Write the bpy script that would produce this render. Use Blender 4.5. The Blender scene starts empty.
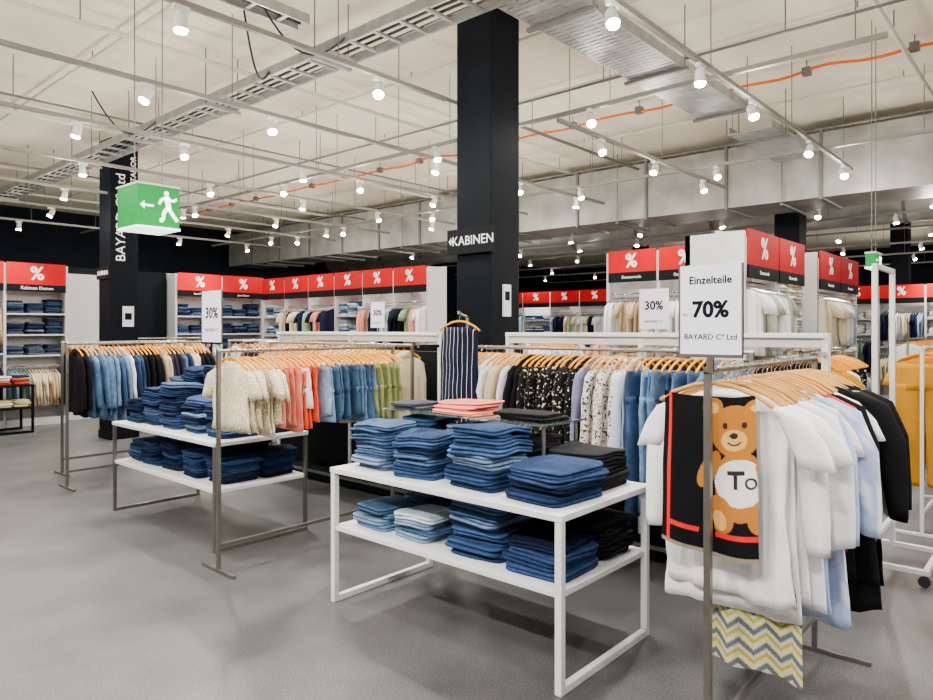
import bpy, math, random
from mathutils import Vector, Matrix, noise
rnd=random.Random(7)
CEIL=4.4
# ---------------------------------------------------------------- materials
def mat(name,col,rough=.5,metal=0,nscale=0,namt=0,bump=0,emis=None,es=0,attr=False,bscale=200,spec=.5,trans=0):
    m=bpy.data.materials.new(name); m.use_nodes=True
    nt=m.node_tree; p=nt.nodes['Principled BSDF']
    p.inputs['Base Color'].default_value=(*col,1); p.inputs['Roughness'].default_value=rough
    p.inputs['Metallic'].default_value=metal; p.inputs['Specular IOR Level'].default_value=spec
    if trans: p.inputs['Transmission Weight'].default_value=trans
    if emis: p.inputs['Emission Color'].default_value=(*emis,1); p.inputs['Emission Strength'].default_value=es
    src=None
    if attr:
        a=nt.nodes.new('ShaderNodeAttribute'); a.attribute_name='Col'; src=a.outputs['Color']
    if nscale:
        tc=nt.nodes.new('ShaderNodeTexCoord'); n=nt.nodes.new('ShaderNodeTexNoise'); n.inputs['Scale'].default_value=nscale
        n.inputs['Detail'].default_value=8; nt.links.new(tc.outputs['Object'],n.inputs['Vector'])
        mr=nt.nodes.new('ShaderNodeMapRange'); mr.inputs['From Min'].default_value=.3; mr.inputs['From Max'].default_value=.7
        mr.inputs['To Min'].default_value=1-namt; mr.inputs['To Max'].default_value=1+namt
        nt.links.new(n.outputs['Fac'],mr.inputs['Value'])
        mx=nt.nodes.new('ShaderNodeMix'); mx.data_type='RGBA'; mx.blend_type='MULTIPLY'; mx.inputs['Factor'].default_value=1
        mx.inputs[6].default_value=(*col,1)
        if src: nt.links.new(src,mx.inputs[6])
        nt.links.new(mr.outputs['Result'],mx.inputs[7]); src=mx.outputs[2]
    if src: nt.links.new(src,p.inputs['Base Color'])
    if bump:
        tc=nt.nodes.new('ShaderNodeTexCoord'); n=nt.nodes.new('ShaderNodeTexNoise'); n.inputs['Scale'].default_value=bscale
        nt.links.new(tc.outputs['Object'],n.inputs['Vector'])
        b=nt.nodes.new('ShaderNodeBump'); b.inputs['Strength'].default_value=bump; b.inputs['Distance'].default_value=.01
        nt.links.new(n.outputs['Fac'],b.inputs['Height']); nt.links.new(b.outputs['Normal'],p.inputs['Normal'])
    return m
def printmat(name,bg,fg,scale,th,third=None):
    m=mat(name,bg,.85,spec=.15); nt=m.node_tree; p=nt.nodes['Principled BSDF']
    tc=nt.nodes.new('ShaderNodeTexCoord'); n=nt.nodes.new('ShaderNodeTexNoise'); n.inputs['Scale'].default_value=scale; n.inputs['Detail'].default_value=2
    nt.links.new(tc.outputs['Object'],n.inputs['Vector']); r=nt.nodes.new('ShaderNodeValToRGB'); r.color_ramp.interpolation='CONSTANT'
    r.color_ramp.elements[0].color=(*bg,1); r.color_ramp.elements[1].position=th; r.color_ramp.elements[1].color=(*fg,1)
    if third:
        e=r.color_ramp.elements.new(.38); r.color_ramp.elements[0].color=(*third,1); r.color_ramp.elements[1].color=(*bg,1)
    nt.links.new(n.outputs['Fac'],r.inputs['Fac']); nt.links.new(r.outputs['Color'],p.inputs['Base Color']); return m
FAB=mat('fabric',(1,1,1),.85,attr=True,nscale=60,namt=.06,bump=.08,bscale=350,spec=.12)
KNIT=mat('crochet',(1,1,1),.9,attr=True,nscale=110,namt=.5,bump=1,bscale=110,spec=.15)
DEN=mat('denim',(1,1,1),.9,attr=True,nscale=26,namt=.22,bump=.10,bscale=500,spec=.10)
PR1=printmat('black_floral_print',(.005,.005,.006),(.72,.60,.42),48,.62)
PR2=printmat('light_floral_print',(.74,.70,.64),(.05,.04,.06),42,.57,(.5,.2,.2))
PR3=printmat('black_dotted_print',(.005,.005,.006),(.8,.8,.8),60,.62)
STRM=mat('pinstripe',(.01,.014,.04),.85,spec=.15); nt=STRM.node_tree; p=nt.nodes['Principled BSDF']
tc=nt.nodes.new('ShaderNodeTexCoord'); sp=nt.nodes.new('ShaderNodeSeparateXYZ'); nt.links.new(tc.outputs['Object'],sp.inputs[0])
a=nt.nodes.new('ShaderNodeMath'); a.operation='MULTIPLY'; a.inputs[1].default_value=150; nt.links.new(sp.outputs['Y'],a.inputs[0])
s_=nt.nodes.new('ShaderNodeMath'); s_.operation='SINE'; nt.links.new(a.outputs[0],s_.inputs[0])
r=nt.nodes.new('ShaderNodeValToRGB'); r.color_ramp.interpolation='CONSTANT'; r.color_ramp.elements[0].color=(.004,.006,.022,1); r.color_ramp.elements[1].position=.955; r.color_ramp.elements[1].color=(.6,.6,.63,1)
nt.links.new(s_.outputs[0],r.inputs['Fac']); nt.links.new(r.outputs['Color'],p.inputs['Base Color'])
STEEL=mat('brushed_steel',(.27,.255,.23),.38,.9,nscale=20,namt=.1)
CHROME=mat('chrome',(.6,.6,.6),.15,1)
WHITE=mat('white_lacquer',(.80,.80,.79),.35,nscale=3,namt=.03)
WHITE2=mat('white_melamine',(.62,.62,.61),.45,nscale=3,namt=.03)
PAPER=mat('paper',(.84,.82,.95),.6)
INK=mat('ink',(.003,.003,.006),.6,spec=.1)
BLACK=mat('black_paint',(.0015,.0035,.007),.55,nscale=5,namt=.2,spec=.10)
DARKP=mat('dark_panel',(.003,.004,.006),.5,spec=.12)
REDP=mat('red_sign',(.56,.0,.006),.5,spec=.08)
TXW=mat('white_letters',(.9,.9,.9),.5,emis=(1,1,1),es=.3)
WOOD=mat('hanger_wood',(.74,.29,.004),.5,nscale=15,namt=.15,spec=.12)
WOOD2=mat('hanger_beech',(.58,.28,.07),.5,nscale=15,namt=.15,spec=.15)
GALV=mat('galvanised_metal',(.34,.345,.335),.42,.6,nscale=6,namt=.25)
DUCTM=mat('duct_metal',(.30,.30,.28),.5,.4,nscale=3,namt=.25)
GREYM=mat('grey_metal',(.15,.145,.135),.5,.5)
TRACKM=mat('track_metal',(.24,.23,.20),.45,.4)
PIPE=mat('pipe_paint',(.62,.60,.52),.5)
ORANGE=mat('orange_conduit',(.80,.12,.0),.5,spec=.1)
CABLE=mat('black_cable',(.008,.008,.008),.6)
LAMPW=mat('lamp_housing',(.72,.72,.70),.4)
GLOW=mat('lamp_glow',(1,1,1),.5,emis=(1,.96,.9),es=260)
GREEN=mat('exit_green',(.0,.26,.045),.4,emis=(.0,.50,.09),es=.25,spec=.1)
EXW=mat('exit_white',(1,1,1),.4,emis=(1,1,1),es=3)
GLASS=mat('glass',(.75,.95,.88),.03,trans=.95)
RUB=mat('rubber',(.02,.02,.02),.7)
WALLD=mat('wall_dark',(.005,.007,.012),.7,nscale=2,namt=.2,spec=.1)
WALLW=mat('wall_plaster',(.6,.58,.54),.8,nscale=2,namt=.06)
CEILM=mat('ceiling_concrete',(.84,.77,.62),.85,nscale=1.3,namt=.07,bump=.1,bscale=20,spec=.1)
FLOORM=mat('cast_floor',(.082,.081,.080),.40,nscale=2.2,namt=.28,bump=.03,bscale=300,spec=.45)
nt=FLOORM.node_tree; p=nt.nodes['Principled BSDF']
tc=nt.nodes.new('ShaderNodeTexCoord'); n=nt.nodes.new('ShaderNodeTexNoise'); n.inputs['Scale'].default_value=120; n.inputs['Detail'].default_value=3
nt.links.new(tc.outputs['Object'],n.inputs['Vector'])
mr=nt.nodes.new('ShaderNodeMapRange'); mr.inputs['From Min'].default_value=.35; mr.inputs['From Max'].default_value=.65; mr.inputs['To Min'].default_value=.5; mr.inputs['To Max'].default_value=1.5
nt.links.new(n.outputs['Fac'],mr.inputs['Value'])
old=p.inputs['Base Color'].links[0].from_socket
mx=nt.nodes.new('ShaderNodeMix'); mx.data_type='RGBA'; mx.blend_type='MULTIPLY'; mx.inputs['Factor'].default_value=1
nt.links.new(old,mx.inputs[6]); nt.links.new(mr.outputs['Result'],mx.inputs[7]); nt.links.new(mx.outputs[2],p.inputs['Base Color'])

# ---------------------------------------------------------------- mesh builder
class MB:
    def __init__(s): s.V=[];s.F=[];s.M=[];s.C=[];s.S=[];s.mats=[]
    def mi(s,m):
        if m not in s.mats: s.mats.append(m)
        return s.mats.index(m)
    def add(s,vs,fs,m,cols=None,smooth=False):
        o=len(s.V); s.V+= [tuple(v) for v in vs]; k=s.mi(m)
        for f in fs: s.F.append([i+o for i in f]); s.M.append(k); s.S.append(smooth)
        s.C += cols if cols else [(1,1,1)]*len(vs)
    def box(s,x0,x1,y0,y1,z0,z1,m,col=(1,1,1)):
        vs=[(x,y,z) for z in(z0,z1) for y in(y0,y1) for x in(x0,x1)]
        s.add(vs,[(0,2,3,1),(4,5,7,6),(0,1,5,4),(2,6,7,3),(0,4,6,2),(1,3,7,5)],m,[col]*8)
    def tube(s,p,q,r,m,n=8,r2=None,col=(1,1,1)):
        p=Vector(p);q=Vector(q);d=(q-p)
        if d.length<1e-6:return
        d.normalize(); a=d.orthogonal().normalized(); b=d.cross(a); r2=r if r2 is None else r2
        vs=[]
        for c,rr in((p,r),(q,r2)):
            for i in range(n):
                t=2*math.pi*i/n; vs.append(c+a*rr*math.cos(t)+b*rr*math.sin(t))
        fs=[(i,(i+1)%n,n+(i+1)%n,n+i) for i in range(n)]
        s.add(vs,fs,m,[col]*len(vs),True)
        s.add(vs[:n],[tuple(range(n))[::-1]],m,[col]*n); s.add(vs[n:],[tuple(range(n))],m,[col]*n)
    def path(s,pts,r,m,n=6):
        for a,b in zip(pts[:-1],pts[1:]): s.tube(a,b,r,m,n)
    def poly(s,pts,m): s.add(pts,[tuple(range(len(pts)))],m)
    def obj(s,name,parent=None,local=False,bevel=0):
        me=bpy.data.meshes.new(name)
        off=Vector((0,0,0))
        if parent is not None and not local: off=parent.location
        me.from_pydata([(v[0]-off[0],v[1]-off[1],v[2]-off[2]) for v in s.V],[],s.F)
        for m in s.mats: me.materials.append(m)
        me.polygons.foreach_set('material_index',s.M); me.polygons.foreach_set('use_smooth',s.S)
        ca=me.color_attributes.new('Col','FLOAT_COLOR','POINT')
        flat=[]
        for c in s.C: flat+= [c[0],c[1],c[2],1]
        ca.data.foreach_set('color',flat)
        o=bpy.data.objects.new(name,me); bpy.context.collection.objects.link(o)
        if parent is not None: o.parent=parent
        if bevel:
            b=o.modifiers.new('bevel','BEVEL'); b.width=bevel; b.segments=2; b.limit_method='ANGLE'
        return o
def empty(name,loc,rz=0):
    e=bpy.data.objects.new(name,None); e.location=loc; e.rotation_euler=(0,0,rz); e.empty_display_size=.2
    bpy.context.collection.objects.link(e); return e
def text(s,size,loc,xd,yd,m,parent,name='lettering',local=False,ext=.0008,bold=0):
    c=bpy.data.curves.new(name,'FONT'); c.body=s; c.size=size; c.align_x='CENTER'; c.align_y='CENTER'; c.extrude=ext; c.offset=bold
    c.resolution_u=3
    c.materials.append(m); o=bpy.data.objects.new(name,c); bpy.context.collection.objects.link(o)
    X=Vector(xd).normalized();Y=Vector(yd).normalized();Z=X.cross(Y)
    M=Matrix(((X[0],Y[0],Z[0],loc[0]),(X[1],Y[1],Z[1],loc[1]),(X[2],Y[2],Z[2],loc[2]),(0,0,0,1)))
    if parent is not None:
        o.parent=parent
        o.matrix_local = M if local else Matrix.Translation(-parent.location)@M
    else: o.matrix_world=M
    return o
NV=dict(xd=(0,-1,0),yd=(0,0,1))   # facing -x
NU=dict(xd=(1,0,0),yd=(0,0,1))    # facing -y
def jit(c,a=.1):
    k=1+rnd.uniform(-a,a); return tuple(max(0,min(1,x*k)) for x in c)

# ---------------------------------------------------------------- garments
DENIMS=[(.022,.05,.12),(.035,.075,.165),(.010,.022,.06),(.08,.14,.25),(.015,.035,.09),(.14,.22,.34)]
CREAM=(.80,.69,.48); WHT=(.84,.84,.84); BLK=(.004,.004,.005); CORAL=(.90,.11,.04); PINK=(.85,.33,.25); KHAKI=(.25,.28,.10)
MUST=(.52,.235,.008); BEIGE=(.55,.41,.25); LBLUE=(.35,.45,.66); NAVY=(.010,.014,.045)
def interp(rows,dz):
    out=[rows[0]]
    for a,b in zip(rows[:-1],rows[1:]):
        k=max(1,int(abs(a[2]-b[2])/dz))
        for i in range(1,k+1):
            t=i/k; out.append(tuple(a[j]*(1-t)+b[j]*t for j in range(5)))
    return out
def loft(b,rows,T,n,m,colf,amp,k,seed,dz):
    rows=interp(rows,dz); z0=rows[0][2]; L=abs(rows[-1][2]-z0)+1e-6
    vs=[];cs=[]
    for (s,nn,z,hw,ht) in rows:
        t=abs(z-z0)/L
        for i in range(n):
            th=2*math.pi*i/n; c=math.cos(th); sn=math.sin(th)
            x=s+hw*math.copysign(abs(c)**.8,c)
            f=amp*(t**.6)*(math.sin(k*x/.2*1.6+seed+1.3*t)+.6*math.sin(k*x/.2*3.7+seed*3-2*t))+amp*1.1*noise.noise(Vector((x*9,z*6,seed)))+amp*.7*noise.noise(Vector((x*22,z*10,seed+9)))
            y=nn+ht*sn*(1-.25*t+.35*t)+f
            zz=z+ (0.012*math.sin(k*1.3*x/.2+seed*2)*t)
            vs.append(T(x,y,zz)); cs.append(colf(x,z,sn))
    R=len(rows)
    fs=[(j*n+i,j*n+(i+1)%n,(j+1)*n+(i+1)%n,(j+1)*n+i) for j in range(R-1) for i in range(n)]
    fs.append(tuple(range(n))[::-1]); fs.append(tuple((R-1)*n+i for i in range(n)))
    b.add(vs,fs,m,cs,True)
def solid(c,var=.06,den=False):
    s=rnd.uniform(0,100)
    def f(x,z,sn):
        k=1+var*noise.noise(Vector((x*12,z*9,s)))*2
        if den: k*=1+.6*noise.noise(Vector((x*6,z*4,s)))
        return tuple(max(0,min(1,q*k)) for q in c)
    return f
def stripes(bg,fg,per=.035):
    return lambda x,z,sn: fg if (x%per)<per*.22 else bg
def garment(b,cx,cy,z0,ax,kind,colf,L,m=FAB,W=.21,ht=.018,hi=True,turn=0,amp=None):
    ca,sa=math.cos(turn),math.sin(turn)
    def T(x,y,z):
        X=x*ca-y*sa; Y=x*sa+y*ca
        if ax=='u': return (cx+Y,cy-X,z0+z)
        return (cx+X,cy+Y,z0+z)
    n=26 if hi else 8; dz=.035 if hi else .2; sd=rnd.uniform(0,50); k=rnd.uniform(2.4,3.6)
    if amp is None: amp=.012 if hi else .006
    if kind in('tee','shirt','jacket','tank','dress'):
        a=W/.21
        rows=[(0,0,-.005,.045,.012),(0,0,-.02,.08*a,ht),(0,0,-.045,.14*a,ht*1.1),(0,0,-.075,.185*a,ht*1.15),(0,0,-.13,.195*a,ht*1.2),(0,0,-.25,.19*a,ht*1.2),(0,0,-.4,.19*a,ht*1.1),(0,0,-L,.215*a,ht*1.2)]
        if kind=='tank': rows=[(0,0,-.02,.12*a,ht),(0,0,-.06,.14*a,ht),(0,0,-.2,.15*a,ht),(0,0,-L,.17*a,ht*1.3)]
        if kind=='dress': rows=rows[:-2]+[(0,0,-.4,.17*a,ht*1.4),(0,0,-L,.27*a,ht*2)]
        loft(b,rows,T,n,m,colf,amp,k,sd,dz)
        if hi and kind in('shirt','jacket'):
            loft(b,[(0,0,.018,.05,.014),(0,0,.0,.07,ht*1.3),(0,0,-.035,.085,ht*1.7),(.0,0,-.05,.03,ht*1.6)],T,14,m,colf,.002,k,sd,.02)
        if kind in('tee',):
            for q in(-1,1): loft(b,[(q*.15*a,0,-.055,.03,ht),(q*.20*a,0,-.09,.055,ht*1.1),(q*.245*a,0,-.16,.062,ht*1.0),(q*.275*a,0,-.25,.065,ht*.9)],T,max(8,n//2),m,colf,amp*.4,k,sd+q,dz)
        if kind in('shirt','jacket'):
            sl=-.58 if L>.6 else -.5
            for q in(-1,1): loft(b,[(q*.15*a,0,-.055,.03,ht),(q*.2*a,0,-.10,.05,ht*1.2),(q*.235*a,.005,-.25,.052,ht*1.3),(q*.245*a,.012,sl*.8,.045,ht*1.2),(q*.25*a,.018,sl,.036,ht*1.1)],T,max(8,n//2),m,colf,amp*.6,k,sd+q,dz)
    elif kind=='pants' or kind=='shorts':
        loft(b,[(0,0,-.06,.17,ht),(0,0,-.1,.175,ht),(0,0,-.26,.2,ht*1.3)],T,n,m,colf,amp*.4,k,sd,dz)
        for q in(-1,1): loft(b,[(q*.1,0,-.22,.1,ht*1.2),(q*.1,0,-min(L*.55,.5),.095,ht*1.3),(q*.105,0,-L,.085 if kind=='pants' else .11,ht*1.3)],T,max(8,n//2+2),m,colf,amp*.6,k,sd+q,dz)
def hanger(b,cx,cy,z0,ax,rail,wood=WOOD,hi=True):
    P=(lambda x,y,z:(cx+y,cy-x,z)) if ax=='u' else (lambda x,y,z:(cx+x,cy+y,z))
    r=.0085
    if hi:
        for q in(-1,1): b.path([P(0,0,z0+.008),P(q*.07,0,z0),P(q*.15,0,z0-.03),P(q*.205,0,z0-.065)],r,wood,6)
        b.path([P(0,0,z0+.005),P(0,0,z0+.035),P(.016,0,rail-.006),P(.016,0,rail+.008),P(0,0,rail+.018),P(-.014,0,rail+.01)],.0022,CHROME,4)
    else:
        for q in(-1,1): b.tube(P(0,0,z0+.008),P(q*.2,0,z0-.06),r*1.2,wood,4)
        b.tube(P(0,0,z0),P(0,0,rail),.003,CHROME,3)

def folded(b,cx,cy,z,w,d,nit,cols,m=DEN,rot=0,th=.034,hi=True,mess=1):
    zz=z
    sag=rnd.uniform(0,99)
    for it in range(nit):
        c=jit(rnd.choice(cols),.35); t=th*rnd.uniform(.85,1.15)
        ang=rot+rnd.uniform(-.12,.12)*mess; ox=rnd.uniform(-.02,.02)*mess; oy=rnd.uniform(-.02,.02)*mess
        wi=rnd.uniform(.90,1.04); di=rnd.uniform(.9,1.04)
        lay=2 if hi else 1
        for l in range(lay):
            h=t/lay; n=40 if hi else 12
            ww=w*wi*rnd.uniform(.95,1.0)/2; dd=d*di*rnd.uniform(.95,1.0)/2; sd=rnd.uniform(0,99)
            ex=rnd.uniform(-.010,.010)
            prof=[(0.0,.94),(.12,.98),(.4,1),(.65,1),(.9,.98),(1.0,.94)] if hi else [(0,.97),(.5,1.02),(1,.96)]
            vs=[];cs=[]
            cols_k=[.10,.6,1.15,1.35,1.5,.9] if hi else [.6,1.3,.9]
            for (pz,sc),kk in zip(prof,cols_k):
                for i in range(n):
                    a=2*math.pi*i/n; ca,sa=math.cos(a),math.sin(a)
                    x=math.copysign(abs(ca)**.26,ca)*ww*sc; y=math.copysign(abs(sa)**.26,sa)*dd*sc
                    wob=1+(.035*noise.noise(Vector((x*7,y*7,sd))) if hi else 0)
                    x*=wob;y*=wob; x+=ex
                    X=cx+ox+x*math.cos(ang)-y*math.sin(ang); Y=cy+oy+x*math.sin(ang)+y*math.cos(ang)
                    edge=(.028*(noise.noise(Vector((x*4,y*4,sag)))-.3*(abs(x)/ww if ww else 0))*min(1,it/5) + .007*noise.noise(Vector((x*9,y*9,sd)))*min(1,it)) if hi else 0
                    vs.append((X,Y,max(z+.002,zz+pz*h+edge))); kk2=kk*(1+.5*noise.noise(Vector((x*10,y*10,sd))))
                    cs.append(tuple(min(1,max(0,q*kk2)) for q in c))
            fs=[(j*n+i,j*n+(i+1)%n,(j+1)*n+(i+1)%n,(j+1)*n+i) for j in range(len(prof)-1) for i in range(n)]
            o=(len(prof)-1)*n
            cxm=cx+ox; cym=cy+oy
            base=len(vs)
            for i in range(n):
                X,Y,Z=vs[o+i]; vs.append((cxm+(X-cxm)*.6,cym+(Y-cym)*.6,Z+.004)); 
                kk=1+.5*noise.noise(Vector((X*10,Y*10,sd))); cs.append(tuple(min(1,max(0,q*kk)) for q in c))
            fs+=[(o+i,o+(i+1)%n,base+(i+1)%n,base+i) for i in range(n)]; fs.append(tuple(base+i for i in range(n)))
            fs.append(tuple(range(n))[::-1])
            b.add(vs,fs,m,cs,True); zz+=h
    return zz

def rack(name,u0,v0,L,ax,items,rail=1.46,metal=STEEL,hi=True,wood=WOOD,feet=.4,hz=.07,low=True,start=.06,amp=None,turn=.09,tags=0):
    par=empty(name,(u0,v0,0))
    P=(lambda a,s,z:(u0+a,v0-s,z)) if ax=='u' else (lambda a,s,z:(u0+s,v0+a,z))
    b=MB(); t=.0125
    def bar(a0,a1,s0,s1,z0,z1):
        p=P(a0,s0,z0);q=P(a1,s1,z1)
        b.box(min(p[0],q[0]),max(p[0],q[0]),min(p[1],q[1]),max(p[1],q[1]),z0,z1,metal)
    for a in(0,L):
        bar(a-t,a+t,-t,t,.02,rail)
        bar(a-t,a+t,-feet/2,feet/2,0,.022)
    b.tube(P(-t,0,rail),P(L+t,0,rail),.0125,metal,10)
    if low: bar(0,L,-t*.8,t*.8,.16,.185)
    b.obj('frame',par,bevel=.002 if hi else 0)
    g=MB(); h=MB()
    n=len(items); sp=(L-.06-start)/n
    for i,it in enumerate(items):
        a=start+sp*(i+.5)+rnd.uniform(-.008,.008)
        kind,cf,LL,m=it[:4]; z0=rail-hz+rnd.uniform(-.004,.004); W=it[4] if len(it)>4 else .21
        p=P(a,0,0)
        garment(g,p[0],p[1],z0,ax,kind,cf,LL+rnd.uniform(-.045,.045),m,W*rnd.uniform(.94,1.06),ht=min(.020,sp*.34),hi=hi,turn=rnd.uniform(-turn,turn),amp=amp)
        hanger(h,p[0],p[1],z0+.012,ax,rail,wood,hi)
        if tags and i%tags==1 and ax=='u':
            g.box(p[0]-.022,p[0]-.020,p[1]+.10,p[1]+.135,z0-.16,z0-.10,PAPER)
    g.obj('garments',par); h.obj('hangers',par)
    return par
def G(kind,c,L,n=1,m=FAB,den=False,W=.21,v=.1):
    return [(kind,solid(jit(c,v),.07,den),L,m,W) for _ in range(n)]
def mixed(n,cols,kinds=('shirt','tee','tank'),L=(.5,.75)):
    o=[]
    for _ in range(n):
        c=rnd.choice(cols); o+=G(rnd.choice(kinds),c,rnd.uniform(*L),1)
    return o

# ---------------------------------------------------------------- room shell
b=MB(); b.box(-7,27,-9,18,-.1,0,FLOORM); b.obj('floor')
b=MB(); b.box(-7,27,-9,18,CEIL,CEIL+.1,CEILM)
b.obj('ceiling')
for nm,a,m in(('wall_left',(-7,27,18,18.1),WALLD),('wall_back',(27,27.1,-9,18),WALLD),('wall_right',(-7,27,-9.1,-9),WALLW),('wall_front',(-7.1,-7,-9,18),WALLW)):
    b=MB(); b.box(a[0],a[1],a[2],a[3],0,CEIL,m); b.obj(nm)
b=MB(); b.box(-7,27,17.97,18,0,.1,BLACK); b.obj('baseboard_left')
def column(u,v,s=.2):
    e=empty('column',(u,v,0)); b=MB(); b.box(u-s,u+s,v-s,v+s,0,CEIL,BLACK); b.box(u-s-.012,u+s+.012,v-s-.012,v+s+.012,0,.12,DARKP)
    b.obj('shaft',e,bevel=.008); return e
c1=column(4.78,3.97); c2=column(4.27,10.7); c3=column(12.5,3.67); c4=column(20.7,3.4); column(12.5,10.7); column(20.7,10.7)
b=MB(); b.box(4.52,4.545,3.69,4.23,2.27,2.49,DARKP); b.box(4.545,4.58,3.85,4.1,2.3,2.46,GREYM)
b.box(4.735,4.84,3.755,3.77,1.72,2.0,PAPER); b.box(4.755,4.82,3.752,3.756,1.86,1.94,INK); b.obj('cabin_sign_board',c1)
text('KABINEN',.115,(4.518,3.93,2.38),**NV,m=TXW,parent=c1)
b=MB();
for pts in ([(4.518,4.21,2.385),(4.518,4.18,2.42),(4.518,4.18,2.35)],[(4.518,4.185,2.393),(4.518,4.155,2.393),(4.518,4.155,2.377),(4.518,4.185,2.377)]): b.poly(pts[::-1],TXW)
b.obj('arrow',c1)
b=MB(); b.box(4.05,4.07,10.5,10.95,2.35,2.52,DARKP); b.box(4.24,4.40,10.485,10.5,1.65,1.95,PAPER); b.box(4.27,4.37,10.482,10.486,1.75,1.85,INK)
b.obj('cabin_sign_board',c2)
text('KABINEN',.09,(4.048,10.72,2.435),**NV,m=TXW,parent=c2)
text('BAYARD Cº Ltd',.19,(4.22,10.495,3.25),(0,0,1),(-1,0,0),TXW,c2)
text('TOM TAILOR',.11,(4.40,10.495,3.85),(0,0,1),(-1,0,0),TXW,c2)

# ---------------------------------------------------------------- ceiling services
e=empty('ventilation_duct',(9.9,5,3.8)); b=MB()
b.box(9.9,10.9,-8,17.5,3.35,4.2,DUCTM)
v=-7.5
while v<17.4:
    b.box(9.87,10.93,v,v+.04,3.32,4.23,GREYM); v+=1.25
v=-7
while v<17.4:
    for uu in(9.85,10.93): b.tube((uu,v,3.3),(uu,v,CEIL),.008,GREYM,5)
    b.box(9.83,10.95,v-.02,v+.02,3.29,3.32,GREYM); v+=2.5
b.obj('duct_body',e)
e=empty('round_duct',(13,8,3.7)); b=MB(); b.tube((13.5,-8,3.75),(13.5,17.5,3.75),.35,DUCTM,20)
for i in range(16): b.tube((13.5,-7.5+i*1.6,3.75),(13.5,-7.45+i*1.6,3.75),.37,GREYM,20); b.tube((13.5,-7.5+i*1.6,4.05),(13.5,-7.5+i*1.6,CEIL),.01,GREYM,5)
b.obj('duct_body',e)
def ladder(u,z,w,v0,v1,step=.28,cables=4,drops=True,ax='v'):
    S=(lambda p:(p[0],p[1],p[2])) if ax=='v' else (lambda p:(p[1],p[0],p[2]))
    def bx(x0,x1,y0,y1,z0,z1,m):
        if ax=='v': b.box(x0,x1,y0,y1,z0,z1,m)
        else: b.box(y0,y1,x0,x1,z0,z1,m)
    e=empty('cable_tray',S((u,v0,z))); b=MB()
    for q in(-1,1):
        bx(u+q*w/2-.01,u+q*w/2+.01,v0,v1,z-.04,z+.04,GALV)
    v=v0
    while v<v1: bx(u-w/2,u+w/2,v,v+.03,z-.03,z-.01,GALV); v+=step
    for i in range(cables):
        x=u-w/2+.05+i*(w-.1)/max(1,cables-1); 
        pts=[S((x+.012*math.sin(j*1.3+i),v0+(v1-v0)*j/20,z+.005)) for j in range(21)]
        b.path(pts,.012,CABLE if i%3 else GREYM,6)
    v=v0+.5
    while v<v1:
        for q in(-1,1): b.tube(S((u+q*(w/2+.015),v,z-.05)),S((u+q*(w/2+.015),v,CEIL)),.006,GREYM,5)
        bx(u-w/2-.04,u+w/2+.04,v-.02,v+.02,z-.07,z-.045,GALV)
        v+=1.8
    if drops:
        for k,(vv,dv) in enumerate(((4.3,.5),(5.4,-.4),(7.6,.5))):
            pts=[]
            for j in range(13):
                t=j/12; pts.append((u-.15-.5*t,vv+dv*t,z+.02-.22*math.sin(math.pi*t)+.3*t*t))
            b.path(pts,.009,CABLE,6)
    b.obj('tray',e)
ladder(3.6,3.9,.32,-3,15.5)
ladder(4.75,4.12,.16,-.5,3.35,cables=2,drops=False,ax='u')
e=empty('perforated_tray',(5,2.8,3.9)); b=MB()
for(a0,a1) in((3.8,7.3),(8.05,9.8)):
    for q in(-1,1): b.box(a0,a1,2.8+q*.24-.008,2.8+q*.24+.008,3.87,3.96,GALV)
    a=a0
    while a<a1-.03: b.box(a,a+.045,2.57,3.03,3.87,3.882,GALV); a+=.062
    for vv in(2.68,2.8,2.92): b.box(a0,a1,vv-.012,vv+.012,3.872,3.884,GALV)
    a=a0+.4
    while a<a1:
        for q in(-1,1): b.tube((a,2.8+q*.27,3.84),(a,2.8+q*.27,CEIL),.006,GREYM,5)
        b.box(a-.02,a+.02,2.5,3.1,3.84,3.865,GREYM); a+=1.5
b.obj('tray',e)
def pipe(name,p,q,r,m,drop=1.6,clamps=None,wavy=0):
    e=empty(name,p); b=MB()
    P=Vector(p);Q=Vector(q);L=(Q-P).length;d=(Q-P)/L; t=.4
    if wavy:
        side=d.cross(Vector((0,0,1))); pts=[]
        N=int(L/.12)
        for i in range(N+1):
            s=L*i/N; pts.append(P+d*s+side*wavy*noise.noise(Vector((s*.9,1,0)))+Vector((0,0,wavy*.8*noise.noise(Vector((s*1.6,5,0))))))
        b.path(pts,r,m,8)
    else: b.tube(p,q,r,m,10)
    while t<L:
        c=P+d*t; b.tube(c,(c.x,c.y,CEIL),.006,GREYM,5)
        if clamps: b.box(c.x-.04,c.x+.04,c.y-.04,c.y+.04,c.z-.03,c.z+.05,clamps)
        t+=drop
    b.obj('pipe_run',e)
pipe('orange_conduit',(7.7,-4,4.27),(7.7,16,4.27),.016,ORANGE,.95,GREYM,wavy=.07)
for v in(1.2,6.3,9.5,12.8,15): pipe('sprinkler_pipe',(-3,v,4.20),(9.7,v,4.20),.022,PIPE,2.4)
for u in(1.6,2.7,5.2,6.6,8.7,12,16): pipe('ceiling_pipe',(u,-3,4.33),(u,16,4.33),.014,PIPE,2.0)
pipe('ceiling_pipe',(2.0,4.95,4.02),(9.5,4.95,4.02),.02,GREYM,2.2)
for v in(.6,8.1,11.5): pipe('electrical_conduit',(-2,v,3.985),(9.7,v,3.985),.013,GREYM,1.9)
for u in(1.0,6.0,9.2): pipe('electrical_conduit',(u,-2,4.06),(u,15,4.06),.013,GREYM,1.7)
SPOTS=[]
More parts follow.
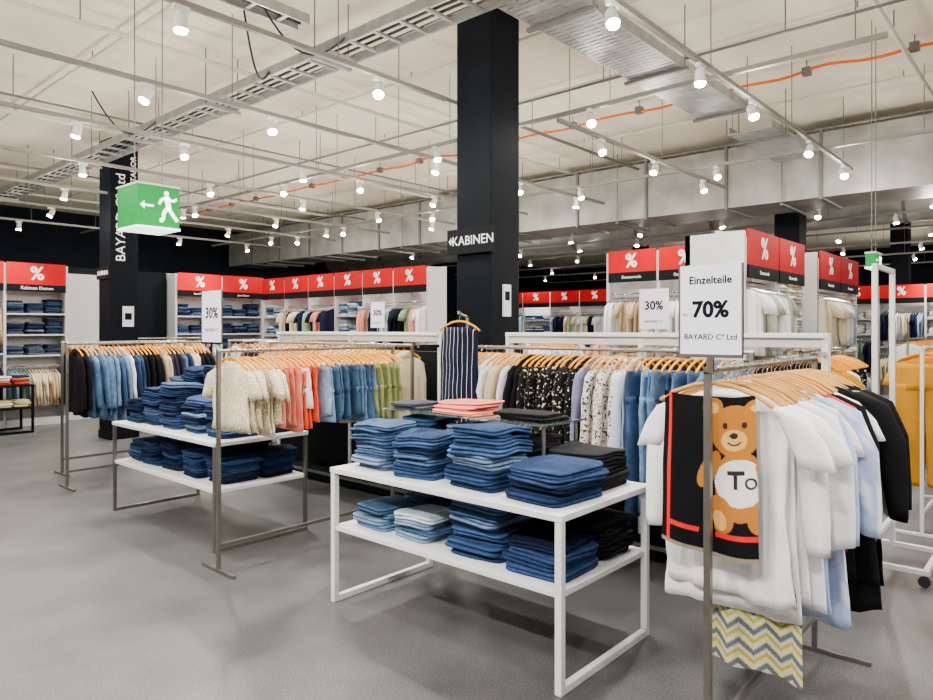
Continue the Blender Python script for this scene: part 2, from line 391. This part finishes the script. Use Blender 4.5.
def track(ax,c,a0,a1,z,heads,tilt=.35,aim=None):
    P=(lambda a,s,zz:(a,c+s,zz)) if ax=='u' else (lambda a,s,zz:(c+s,a,zz))
    e=empty('track_light',P(a0,0,z)); b=MB(); p=P(a0,-.018,z-.018);q=P(a1,.018,z+.018)
    b.box(min(p[0],q[0]),max(p[0],q[0]),min(p[1],q[1]),max(p[1],q[1]),p[2],q[2],TRACKM)
    a=a0+.2
    while a<a1: b.tube(P(a,0,z+.015),P(a,0,CEIL),.0045,GREYM,5); a+=2.0
    for i,h in enumerate(heads):
        if isinstance(h,tuple): h,power=h
        else: power=1
        sd=1 if (i%2) else -1
        d=Vector((rnd.uniform(-.35,.35),sd*tilt*rnd.uniform(.4,1),-1)) if ax=='u' else Vector((sd*tilt*rnd.uniform(.4,1),rnd.uniform(-.35,.35),-1))
        if not aim: d+=Vector((-.22,-.18,0))
        if aim: d=Vector(aim)+Vector((rnd.uniform(-.1,.1),rnd.uniform(-.15,.15),0))
        d.normalize()
        base=Vector(P(h,0,z-.02))
        b.box(base.x-.05,base.x+.05,base.y-.02,base.y+.02,base.z-.03,base.z,LAMPW)
        b.tube(base,base+Vector((0,0,-.07)),.009,LAMPW,6)
        hc=base+Vector((0,0,-.10))
        b.tube(hc-d*.05,hc+d*.045,.036,LAMPW,14,r2=.043); b.tube(hc-d*.07,hc-d*.05,.025,LAMPW,12,r2=.036)
        b.tube(hc+d*.0455,hc+d*.062,.041,GLOW,14,r2=.036)
        if power: SPOTS.append((hc+d*.075,d,power,e))
    b.obj('track_and_heads',e)
track('u',2.1,1.0,9.6,3.6,[3.7,5.0,6.1,7.8,9.2])
track('u',-.3,0,9.6,3.6,[1.5,3.2,5,7,9])
track('u',4.1,-1,4.36,3.6,[.5,2.0,3.6])
track('u',3.7,5.5,9.7,3.6,[6.3,7.5,8.9])
track('u',5.6,-1,9.6,3.6,[.8,2.45,3.6,5.8,7.4,8.8])
track('u',7.1,-1,9.6,3.6,[1.0,2.45,3.5,5.0,5.9,7.3,8.9])
track('u',8.8,-1,9.6,3.6,[1.5,3.1,4.7,6.2,7.7,9])
track('u',10.6,0,9.6,3.6,[2.2,3.5,5.4,6.9,8.4])
track('u',12.4,0,9.6,3.6,[2,3.9,5.5,7,8.6])
track('u',14.4,0,9.6,3.6,[(2,0),(4,1),(5.5,0),(7,1),(8.6,0)])
track('v',-.6,-2,8,3.6,[(-1,.9),(.3,1.4),(1.4,1.4),(2.8,1.15),(4.4,1),(6.2,.9)],aim=(1,.05,-.72))  # unseen track added above the camera, brightens surfaces facing it
track('u',-2.2,0,6,3.6,[(1,1),(3,1),(5,1)],aim=(.15,1,-.8))  # another added track out of view, fills the racks from the right
for u in(5.6,8.6): track('v',u,1,16,3.68,[(x+.4,0) for x in(3,5,8,11,13)])
for u,hs in((11.6,[-1,1.5,3,4.5,6,7.5,9,10.5,12]),(13,[0,2.2,3.7,5.2,6.8,8.2,9.8,11.4]),(15,[0,2,3.5,5,6.5,8,9.5,11,13]),(17.5,[0,2.5,4,5.5,7,8.5,10,12]),(20,[0,3,4.5,6,8,10,12,14]),(23,[2,4,6,8,10,12])):
    track('v',u,-3,16,3.5,[(h,1.6 if i%3==1 and u!=13 else 0) for i,h in enumerate(hs)])
for i,(loc,d,pw,par) in enumerate(SPOTS):
    L=bpy.data.lights.new('spot_lamp','SPOT'); L.energy=215*pw; L.spot_size=math.radians(105); L.spot_blend=.8; L.shadow_soft_size=.04; L.color=(1,.96,.90)
    o=bpy.data.objects.new('spot_lamp',L); bpy.context.collection.objects.link(o); o.parent=par; o.location=loc-par.location
    o.rotation_euler=d.to_track_quat('-Z','Y').to_euler()
    if i%2==0:  # added point fill below every second spot, brightens the ceiling
        L=bpy.data.lights.new('ceiling_fill_light','POINT'); L.energy=44*min(pw,1.1); L.shadow_soft_size=.12; L.color=(1,.95,.85)
        o=bpy.data.objects.new('ceiling_fill_light',L); bpy.context.collection.objects.link(o); o.parent=par; o.location=loc+Vector((0,0,-.12))-par.location

# ---------------------------------------------------------------- exit signs
def exitsign(u,v,z,L,D,H):
    e=empty('exit_sign',(u,v,z)); b=MB()
    b.box(u,u+L,v,v+D,z,z+H,GREEN); b.box(u-.006,u+L+.006,v-.006,v+D+.006,z+H,z+H+.014,LAMPW); b.box(u-.006,u+L+.006,v-.006,v+D+.006,z-.014,z,EXW)
    for uu in(u+.05,u+L-.05): b.tube((uu,v+D/2,z+H),(uu,v+D/2,CEIL),.004,GREYM,6)
    y=v-.002
    def q(pts): b.poly([(u+x*L,y,z+zz*H) for x,zz in pts],EXW)
    q([(.06,.5),(.16,.40),(.16,.60)]); q([(.14,.475),(.38,.475),(.38,.525),(.14,.525)])
    def limb(pts,w):
        for (x0,z0),(x1,z1) in zip(pts[:-1],pts[1:]):
            dx,dz=(x1-x0)*L,(z1-z0)*H; l=math.hypot(dx,dz); nx,nz=-dz/l*w/2/L,dx/l*w/2/H
            q([(x0-nx,z0-nz*1),(x1-nx,z1-nz),(x1+nx,z1+nz),(x0+nx,z0+nz)])
    q([(.68+.06*math.cos(t*math.pi/6),.84+.06*math.sin(t*math.pi/6)) for t in range(12)])
    s=L/.36
    limb([(.68,.77),(.74,.48)],.046*s)
    limb([(.68,.74),(.56,.68),(.50,.56)],.022*s); limb([(.69,.74),(.84,.66),(.93,.74)],.022*s)
    limb([(.74,.50),(.62,.38),(.60,.18),(.52,.16)],.032*s); limb([(.74,.48),(.84,.32),(.95,.18)],.032*s)
    b.obj('lightbox',e)
    return e
exitsign(2.08,4.90,2.335,.30,.33,.29)
exitsign(7.05,1.35,2.17,.27,.08,.12)

# ---------------------------------------------------------------- shelving wall units
def units(name,loc,rz,n,w,H,labels,pal,foldpal,pattern,seed,hdr=.34,depth=.4,lsize=.05):
    par=empty(name,loc,rz); b=MB(); g=MB(); h=MB()
    tot=n*w
    b.box(0,tot,-.02,.03,0,H,WHITE2)
    for i in range(n+1):
        x=i*w; b.box(x-.02,x+.02,-depth,0,0,H-.02,WHITE2)
    for i in range(n):
        x0=i*w+.02;x1=(i+1)*w-.02
        b.box(x0,x1,-depth-.03,-depth-.01,H-hdr,H,REDP); b.box(x0,x1,-depth-.03,-depth-.01,H-hdr-.12,H-hdr,DARKP)
        text('%',hdr*.85,((x0+x1)/2,-depth-.032,H-hdr/2),(1,0,0),(0,0,1),TXW,par,local=True,bold=.006)
        if labels: text(labels,lsize,((x0+x1)/2,-depth-.032,H-hdr-.06),(1,0,0),(0,0,1),TXW,par,local=True)
        top=H-hdr-.12
        mode=pattern[i%len(pattern)]
        def shelf(z,num=3,hh=(5,8)):
            b.box(x0,x1,-depth,0,z-.025,z,WHITE2)
            for k in range(num):
                folded(g,x0+(x1-x0)*(k+.5)/num,-depth/2,z,(x1-x0)/num*.88,.30,rnd.randint(*hh),foldpal,DEN,th=.034,hi=False)
        def rail(z,L,ks):
            b.tube((x0,-depth+.05,z),(x1,-depth+.05,z),.012,CHROME,6)
            m=int((x1-x0)/.05); base=rnd.choice(pal)
            for k in range(m):
                if k%3==0: base=rnd.choice(pal)
                xx=x0+.05+(x1-x0-.1)*k/max(1,m-1)
                garment(g,xx,-depth+.05,z-.06,'u',rnd.choice(ks),solid(jit(base,.12),.05),L,FAB,.19,hi=False)
                hanger(h,xx,-depth+.05,z-.05,'u',z,CHROME,False)
        if mode=='s':
            for z in(1.88,1.53,1.18): shelf(z)
            rail(1.0,.6,('tee','shirt'))
        elif mode=='r':
            rail(2.05,.62,('tee','shirt','tank')); shelf(1.22,3,(3,5)); rail(1.05,.62,('tee','shirt'))
        elif mode=='m':
            shelf(1.86,3,(4,7)); shelf(1.5,3); rail(1.38,.7,('shirt','tee','dress'))
        elif mode=='f':
            shelf(1.92,3,(4,7)); shelf(1.62,3,(3,6)); shelf(1.3,3); rail(1.1,.7,('shirt','tee'))
        b.box(x0,x1,-depth-.02,0,0,.12,WHITE2)
    b.obj('carcass',par,local=True); g.obj('clothes',par,local=True); h.obj('hangers',par,local=True)
    return par
P1=[WHT,CREAM,LBLUE,NAVY,BEIGE,(.2,.3,.25)]
P2=[WHT,WHT,CREAM,(.25,.42,.25),PINK,NAVY,(.3,.45,.6),BLK]
units('shelving_unit',(1.6,13.5,0),0,3,.92,2.72,'Kabinen Damen',P1,[(.02,.04,.08),(.06,.07,.10),(.008,.014,.03)],'srs',1,hdr=.36,lsize=.075)
units('shelving_unit',(6.3,13.5,0),0,2,.95,2.72,'Jeans Damen',P1,[(.02,.035,.09),(.05,.08,.16),(.01,.015,.04)],'ss',2,hdr=.34)
units('shelving_unit',(8.1,12.3,0),-math.pi/2,6,.78,2.62,'',P2,[(.65,.65,.65),(.04,.07,.18),(.25,.33,.42)],'mrrmrr',3,hdr=.30)
units('shelving_unit',(8.1,4.43,0),-math.pi/2,2,.68,2.58,'Damenmode',[WHT,WHT,CREAM,BEIGE],[WHT,CREAM,BEIGE],'rr',4,hdr=.27)
units('shelving_unit',(15.5,12.2,0),-math.pi/2,7,.9,2.62,'',P2,[(.6,.6,.6),(.05,.08,.2)],'rmr',5,hdr=.3)
units('shelving_unit',(14.5,7.6,0),-math.pi/2,3,.9,2.62,'',P1,[(.6,.6,.6)],'r',6,hdr=.3)
units('shelving_unit',(18.5,5.2,0),-math.pi/2,6,.9,2.62,'',P1,[(.6,.6,.6)],'rm',6,hdr=.3)
g1=units('shelving_unit',(6.4,2.52,0),0,2,.88,2.53,'Damenmode',[WHT,WHT,CREAM,(.35,.4,.3)],[WHT,CREAM,BEIGE],'rf',7,hdr=.33,depth=.25)
b=MB(); b.box(6.36,6.4,2.26,2.82,0,2.5,WHITE); b.box(6.36,8.2,2.77,2.82,0,2.5,WHITE); b.obj('end_panel',g1)
units('shelving_unit',(8.75,2.52,0),0,2,.95,2.53,'Damenmode',[WHT,CREAM,LBLUE],[WHT,CREAM,BEIGE],'rf',8,hdr=.33,depth=.25)
e=empty('partition_panel',(4.5,13.5,0)); b=MB(); b.box(4.45,5.0,13.4,13.5,0,2.6,WHITE2); b.box(5.6,6.25,13.4,13.5,0,2.6,BLACK); b.box(4.45,6.25,13.42,13.48,2.5,2.72,BLACK); b.obj('panels',e)

def gondola(u,v0,v1,hh=1.58):
    e=empty('gondola',(u,v0,0)); b=MB()
    b.box(u-.015,u+.015,v0,v1,.12,1.40,DARKP); b.box(u-.2,u+.2,v0,v1,.02,.12,BLACK)
    b.box(u-.02,u+.02,v0,v1,1.49,hh-.03,WHITE)
    b.box(u-.06,u+.06,v0,v1,hh-.03,hh,WHITE)
    n=max(1,round((v1-v0)/1.2))
    for i in range(n+1):
        v=v0+(v1-v0)*i/n; b.box(u-.03,u+.03,v-.02,v+.02,0,hh,WHITE)
        b.box(u-.3,u+.3,v-.012,v+.012,1.44,1.47,CHROME)
    b.obj('carcass',e,bevel=.003); return e
gondola(4.62,1.15,3.6); gondola(4.62,4.4,7.0)
gondola(6.2,4.6,8.4,1.5)

# ---------------------------------------------------------------- garment racks
def den(kind,L,n,cols=DENIMS): return [(kind,solid(jit(rnd.choice(cols),.3),.1,True),L,DEN,.21) for _ in range(n)]
items=G('jacket',BLK,.62,2)+den('jacket',.70,8,[(.045,.09,.18),(.08,.15,.27),(.14,.23,.36)])+G('shirt',WHT,.6,1)+den('jacket',.6,3)+G('shirt',BLK,.6,4)+G('shirt',BEIGE,.6,2)+G('jacket',(.02,.02,.03),.6,3)+den('shirt',.6,3)+G('shirt',CREAM,.55,2)+G('tee',BLK,.5,3)
rack('clothes_rack',2.54,7.62,1.5,'u',items)
items=G('jacket',BLK,.6,4)+den('jacket',.6,6)+G('shirt',BLK,.6,4)+G('tee',WHT,.5,6)+G('tee',BEIGE,.5,5)
rack('clothes_rack',2.75,8.4,1.4,'u',items,hi=False)
items=G('tee',CREAM,.46,7,m=KNIT,v=.05)+G('tank',PINK,.46,2)+G('tank',(.88,.28,.2),.48,2,v=.03)+G('shorts',WHT,.4,1)+G('tank',CORAL,.48,3,v=.04)+den('shorts',.42,2,[(.2,.3,.45)])+den('shorts',.47,9,[(.035,.075,.16),(.06,.12,.22),(.10,.17,.3)])+G('shorts',KHAKI,.47,6)
rackB=rack('clothes_rack',2.33,4.25,1.55,'u',items,turn=.16,amp=.014,tags=3)
dA=lambda:('shirt',solid(BLK),.75,PR1,.21)
dB=lambda:('shirt',solid(WHT),.7,PR2,.21)
items=den('jacket',.6,3,[(.10,.17,.30),(.16,.25,.40)])+den('pants',.98,9,[(.03,.065,.14),(.07,.135,.25),(.11,.19,.33)])+G('shirt',(.5,.56,.72),.7,1)+[dB() for _ in range(4)]+G('shirt',(.2,.2,.35),.7,1)+G('shirt',BLK,.7,1)+[dA() for _ in range(8)]+G('shirt',BLK,.7,2)+G('shirt',(.6,.6,.7),.7,1)+G('shirt',BEIGE,.7,2)+G('shirt',WHT,.68,3)+G('shirt',CREAM,.68,3)
rack('clothes_rack',4.2,1.45,2.25,'v',items,rail=1.465,turn=.15)
items=G('shirt',CREAM,.62,9,v=.15)+G('shirt',WHT,.6,5)+G('tee',BEIGE,.55,5)+G('shirt',(.5,.45,.35),.6,6)
rack('clothes_rack',4.2,4.35,2.2,'v',items,rail=1.465)
items=mixed(24,[BLK,WHT,NAVY,CREAM,KHAKI],('shirt','tee'))
rack('clothes_rack',4.5,7.62,2.0,'u',items,hi=False)
rack('clothes_rack',4.75,8.4,2.2,'u',mixed(28,[WHT,CREAM,LBLUE,PINK]),hi=False)
items=G('tee',MUST,.5,4)+G('shirt',CREAM,.6,3)+G('tank',(.75,.5,.1),.6,3)+[('dress',solid(BLK),.8,PR3,.21) for _ in range(5)]
rack('clothes_rack',4.72,1.32,.95,'u',items)
rack('clothes_rack',6.35,.90,1.5,'u',[('pants',solid(MUST,.05),.98,FAB,.21)]*3+G('tee',MUST,.6,3)+G('pants',MUST,.9,6)+G('tee',CREAM,.6,5),metal=WHITE)
for (u,v,L,pal) in((6.9,5.6,1.8,[WHT,CREAM,LBLUE]),(6.6,9.8,1.3,[WHT,(.3,.5,.5),PINK]),(9.3,5.5,2.5,[WHT,PINK,CREAM,(.4,.5,.3)]),(9.5,7.5,2.5,[WHT,NAVY,PINK]),(9.5,1.2,2.5,[WHT,CREAM,MUST]),(12.8,2.0,2.5,[WHT,CREAM,BLK]),(11,4.2,1.3,[WHT,(.6,.5,.2),LBLUE]),(4.9,11.6,1.4,[NAVY,WHT,LBLUE])):
    rack('clothes_rack',u,v,L,'u',mixed(int(L/.075),pal,('shirt','tee')),hi=False)
def clo(c,v=.03): return solid(c,v)
def zig(x,z,sn):
    f=((z+.022*abs(((x/.045)%2)-1)*2.0)/.075)%1
    return (.60,.52,.30) if f<.3 else ((.38,.32,.03) if f<.5 else ((.50,.48,.43) if f<.7 else (.10,.12,.13)))
W1=(.88,.88,.88)
items=[('tee',clo(W1),.80,FAB,.26),('shirt',clo(W1),.80,FAB,.24),('tee',clo(W1),.78,FAB,.28),('shirt',clo((.84,.86,.9)),.84,FAB,.28),
('shirt',clo(W1),.80,FAB,.26),('shirt',clo((.40,.48,.72)),.84,FAB,.29),('tee',clo((.80,.78,.7)),.7,FAB,.26),('shirt',stripes((.36,.44,.70),(.80,.83,.9)),.92,FAB,.33),
('jacket',clo((.01,.01,.06)),.8,FAB,.27),('shirt',clo((.45,.01,.02)),.66,FAB,.29),('shirt',clo(CORAL),.6,FAB,.28),('shirt',clo(BLK),.8,FAB,.30),('tee',clo(W1),.55,FAB,.26),('jacket',clo(BLK),.82,FAB,.34),('jacket',clo(BLK),1.0,FAB,.35),
('shirt',clo(CREAM),.7,FAB,.33),('jacket',clo((.02,.015,.01)),.85,FAB,.33),('jacket',clo(BLK),.9,FAB,.33),('shirt',clo(BEIGE),.8,FAB,.33),('shirt',clo(BLK),.8,FAB,.3)]
rackA=rack('clothes_rack',2.40,.98,1.33,'u',items,rail=1.455,feet=.5,start=.13,amp=.022,turn=.16,wood=WOOD2)
b=MB(); nx,nz=120,90; vs=[];cs=[]
for j in range(nz+1):
    for i in range(nx+1):
        x=-.17+.34*i/nx; z=-.34*j/nz; f=.014*math.sin(x*26)*(.4+j/nz)+.006*math.sin(x*60+2)
        vs.append((2.62+f,.90-x*(1+.05*j/nz),.68+z-.03*x)); cs.append(zig(x,z,0))
b.add(vs,[(j*(nx+1)+i,j*(nx+1)+i+1,(j+1)*(nx+1)+i+1,(j+1)*(nx+1)+i) for j in range(nz) for i in range(nx)],FAB,cs,True)
b.obj('zigzag_skirt',rackA)
def ell(x,z,cx,cz,a,bb,r=0):
    dx,dz=x-cx,z-cz; c,s=math.cos(r),math.sin(r); X=dx*c+dz*s; Z=-dx*s+dz*c
    return (X/a)**2+(Z/bb)**2<1
def bear(x,z):
    BR=(.46,.17,.02); LT=(.75,.42,.12); DK=(.03,.02,.02)
    x0=(x-.5)*.33-.060; z0=-(z)*.55-.0
    col=BLK
    if .06<x<.10 or (z>.84 and z<.875 and x>.06): col=(.7,.01,.01)
    for cx,cz in((-.035,-.035),(.105,-.05)):
        if ell(x0,z0,cx,cz,.036,.036): col=BR
        if ell(x0,z0,cx,cz,.02,.02): col=LT
    if ell(x0,z0,.05,-.30,.085,.12): col=BR
    if ell(x0,z0,.05,-.29,.085,.080): col=(.85,.82,.78)
    if (.01<x0<.065 and abs(z0+.255)<.007) or (abs(x0-.037)<.006 and -.31<z0<-.26): col=DK
    if ell(x0,z0,.085,-.29,.02,.02) and not ell(x0,z0,.085,-.29,.012,.012): col=DK
    if ell(x0,z0,-.02,-.40,.05,.065,.3) or ell(x0,z0,.12,-.40,.045,.06,-.3): col=BR
    if ell(x0,z0,-.02,-.42,.025,.035,.3): col=LT
    if ell(x0,z0,-.055,-.25,.03,.075,-.5) or ell(x0,z0,.135,-.27,.03,.07,.3): col=BR
    if ell(x0,z0,.04,-.115,.085,.088): col=BR
    if ell(x0,z0,.035,-.145,.042,.036): col=LT
    if ell(x0,z0,.035,-.13,.014,.010) or ell(x0,z0,.007,-.095,.009,.011) or ell(x0,z0,.07,-.095,.009,.011): col=DK
    if abs(math.hypot(x0-.035,z0+.14)-.022)<.003 and z0<-.15: col=DK
    if z>.975: col=(.25,.2,.15)
    return col
b=MB(); nx,nz=130,210; vs=[];cs=[]
for j in range(nz+1):
    for i in range(nx+1):
        x=i/nx;z=j/nz
        v=1.165-.335*x+.02*z*(.5-x); f=.010*math.sin(x*9+.5)*(.3+z)+.010*noise.noise(Vector((x*4,z*3,2)))
        vs.append((2.448-f,v+.01*(1-z)*math.sin(x*3),1.375-.56*z-.02*math.sin(x*3.1)-.02*x*z)); cs.append(bear(x,z))
b.add(vs,[(j*(nx+1)+i,j*(nx+1)+i+1,(j+1)*(nx+1)+i+1,(j+1)*(nx+1)+i) for j in range(nz) for i in range(nx)],FAB,cs,True)
b.box(2.458,2.462,.86,1.15,.84,1.36,FAB,BLK)
o=b.obj('teddy_scarf',rackA)
b=MB(); hanger(b,2.455,.98,1.40,'u',1.455,WOOD2); b.obj('scarf_hanger',rackA)

def sign(par,u,v0,v1,z0,z1,lines,post):
    b=MB(); b.box(u-.002,u+.002,v0,v1,z0,z1,PAPER)
    for a in(v0,v1): b.box(u-.004,u+.004,a-.003,a+.003,z0,z1,CHROME)
    b.box(u-.006,u+.006,v0,v1,z0-.012,z0,CHROME)
    vm=(v0+v1)/2; b.box(u-.005,u+.005,vm-.012,vm+.012,post,z0,CHROME); b.obj('sale_sign',par)
    for s,size,z,bo in lines: text(s,size,(u-.003,vm,z),**NV,m=INK,parent=par,name='sale_sign_text',bold=bo,ext=.0003)
sign(rackA,2.385,.853,1.078,1.515,1.83,[('Einzelteile',.038,1.775,.0008),('70%',.078,1.67,.003),('BAYARD Cº Ltd',.028,1.575,.0003)],1.45)
text('bis',.018,(2.382,1.055,1.655),**NV,m=INK,parent=rackA,name='sale_sign_text',ext=.0003)
sign(rackB,2.31,4.17,4.43,1.52,1.86,[('30%',.10,1.71,.002),('BAYARD Cº',.032,1.60,0)],1.45)
def floorsign(u,v,z0,s):
    e=empty('sale_sign_stand',(u,v,0)); b=MB(); b.tube((u,v,0),(u,v,z0),.008,CHROME); b.tube((u,v,0),(u,v,.015),.1,CHROME,16)
    b.box(u-.003,u+.003,v-.13,v+.13,z0,z0+.33,PAPER); b.obj('stand_and_panel',e)
    text(s,.10,(u-.005,v,z0+.19),**NV,m=INK,parent=e,bold=.002); text('BAYARD Cº',.03,(u-.005,v,z0+.06),**NV,m=INK,parent=e)
floorsign(5.3,2.62,1.61,'30%'); floorsign(5.9,6.75,1.63,'30%')

e=empty('striped_dress_display',(4.05,3.55,0)); b=MB()
b.tube((4.02,3.55,0),(4.02,3.55,1.70),.012,STEEL); b.tube((4.02,3.55,0),(4.02,3.55,.015),.12,STEEL,20)
b.tube((4.02,3.55,1.70),(3.92,3.55,1.73),.01,STEEL)
b.obj('stand',e); b=MB()
garment(b,3.93,3.55,1.64,'u','tank',solid(NAVY),.85,STRM,.26,.05,True,amp=.008); b.obj('dress',e)
b=MB(); hanger(b,3.93,3.55,1.66,'u',1.73); b.obj('hanger',e)

# ---------------------------------------------------------------- tables
def table(name,u0,u1,v0,v1,h,low,mt,ms,t=.035):
    e=empty(name,(u0,v0,0)); b=MB()
    for v in(v0,v1-t):
        for u in(u0,u1-t): b.box(u,u+t,v,v+t,t,h-.03,mt)
        b.box(u0,u1,v,v+t,0,t,mt); 
    b.box(u0-.004,u1+.004,v0-.004,v1+.004,h-.03,h,ms)
    b.box(u0+t*.3,u1-t*.3,v0+t*.3,v1-t*.3,low-.028,low,ms)
    b.obj('table_frame',e,bevel=.003); return e
tA=table('display_table',2.52,3.35,1.68,3.30,.79,.45,WHITE,WHITE)
g=MB()
JN=[(.014,.034,.088),(.024,.052,.125),(.008,.018,.05),(.045,.085,.165),(.085,.14,.235)]
JL=[(.07,.125,.225),(.13,.20,.31),(.04,.085,.165),(.025,.052,.125)]
JD=[(.005,.010,.030),(.008,.018,.052),(.014,.029,.078)]
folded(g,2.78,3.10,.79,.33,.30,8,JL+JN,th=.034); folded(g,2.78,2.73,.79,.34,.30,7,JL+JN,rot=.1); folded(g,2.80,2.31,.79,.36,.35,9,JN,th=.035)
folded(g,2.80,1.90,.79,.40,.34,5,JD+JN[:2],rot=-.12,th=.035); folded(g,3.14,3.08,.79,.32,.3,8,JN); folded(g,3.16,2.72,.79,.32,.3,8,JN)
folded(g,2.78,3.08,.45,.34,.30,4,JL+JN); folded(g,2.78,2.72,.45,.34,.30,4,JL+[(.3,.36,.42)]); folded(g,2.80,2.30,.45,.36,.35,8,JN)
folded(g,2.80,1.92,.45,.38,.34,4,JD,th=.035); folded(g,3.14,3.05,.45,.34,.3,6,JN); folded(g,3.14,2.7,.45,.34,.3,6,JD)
g.obj('folded_jeans',tA)
b=MB(); folded(b,3.14,1.93,.79,.34,.36,5,[BLK,(.008,.008,.010)],FAB,th=.038); folded(b,3.12,2.32,.79,.3,.3,6,[BLK,(.01,.01,.015)],FAB)
folded(b,3.14,1.90,.45,.34,.34,6,[BLK],FAB); folded(b,3.14,2.3,.45,.34,.34,6,[BLK],FAB)
b.obj('folded_black_trousers',tA)
b=MB()
zt=1.10
b.box(2.96,3.34,2.08,3.34,zt-.01,zt,GLASS)
for (u,v) in((3.31,2.11),(3.31,3.27),(3.0,2.11),(2.985,3.28)):
    b.tube((u,v,.79),(u,v,zt-.01),.011,STEEL)
b.obj('glass_riser',tA)
b=MB(); folded(b,3.12,2.76,zt,.28,.36,3,[PINK,(.8,.2,.15)],FAB,th=.026); folded(b,3.12,3.16,zt,.26,.26,2,[(.05,.06,.08)],FAB,th=.022); folded(b,3.14,2.3,zt,.26,.36,2,[BLK],FAB,th=.02); b.obj('folded_shirts',tA)

tB=table('display_table',2.5,3.3,4.62,6.40,.79,.45,STEEL,WHITE,t=.028)
g=MB()
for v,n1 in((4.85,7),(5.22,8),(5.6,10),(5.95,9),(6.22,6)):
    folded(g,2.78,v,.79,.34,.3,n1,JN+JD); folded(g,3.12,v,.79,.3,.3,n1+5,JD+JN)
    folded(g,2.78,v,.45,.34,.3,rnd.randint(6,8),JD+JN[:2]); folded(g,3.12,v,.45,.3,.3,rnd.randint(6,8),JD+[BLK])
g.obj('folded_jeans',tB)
tC=table('display_table',2.6,3.6,12.2,12.8,.75,.4,BLACK,BLACK)
g=MB()
for i in range(4): folded(g,2.75+i*.24,12.45,.75,.22,.3,4,[(.7,.2,.05),WHT,NAVY,(.4,.03,.02)],FAB,hi=False); folded(g,2.75+i*.24,12.45,.4,.22,.3,3,[WHT,BEIGE],FAB,hi=False)
g.obj('folded_shirts',tC)

e=empty('rolling_rail_frame',(5.1,.98,0)); b=MB()
t=.016
for u in(5.1,5.66): b.box(u-t,u+t,.98-t,.98+t,.1,2.03,WHITE)
b.box(5.1,5.66,.98-t,.98+t,2.0,2.03,WHITE); b.box(5.1,5.66,.98-t,.98+t,.25,.28,WHITE)
for u in(5.1,5.66):
    b.box(u-t,u+t,.68,1.22,.075,.105,WHITE)
    for v in(.71,1.19):
        b.tube((u-.012,v,.034),(u+.012,v,.034),.034,RUB,14); b.tube((u,v,.034),(u,v,.08),.01,CHROME)
b.box(5.1,5.66,.69,.72,.075,.105,WHITE)
b.obj('frame',e,bevel=.002)

# ---------------------------------------------------------------- world & camera
w=bpy.data.worlds.new('world'); bpy.context.scene.world=w; w.use_nodes=True
w.node_tree.nodes['Background'].inputs[0].default_value=(.9,.95,1,1); w.node_tree.nodes['Background'].inputs[1].default_value=.3
cam=bpy.data.cameras.new('camera'); co=bpy.data.objects.new('camera',cam); bpy.context.collection.objects.link(co)
co.location=(0,0,1.6); co.rotation_euler=(math.pi/2,0,math.radians(-48.5)); cam.sensor_width=36; cam.lens=690/933*36; cam.shift_y=-20/933
cam.clip_end=200
bpy.context.scene.camera=co
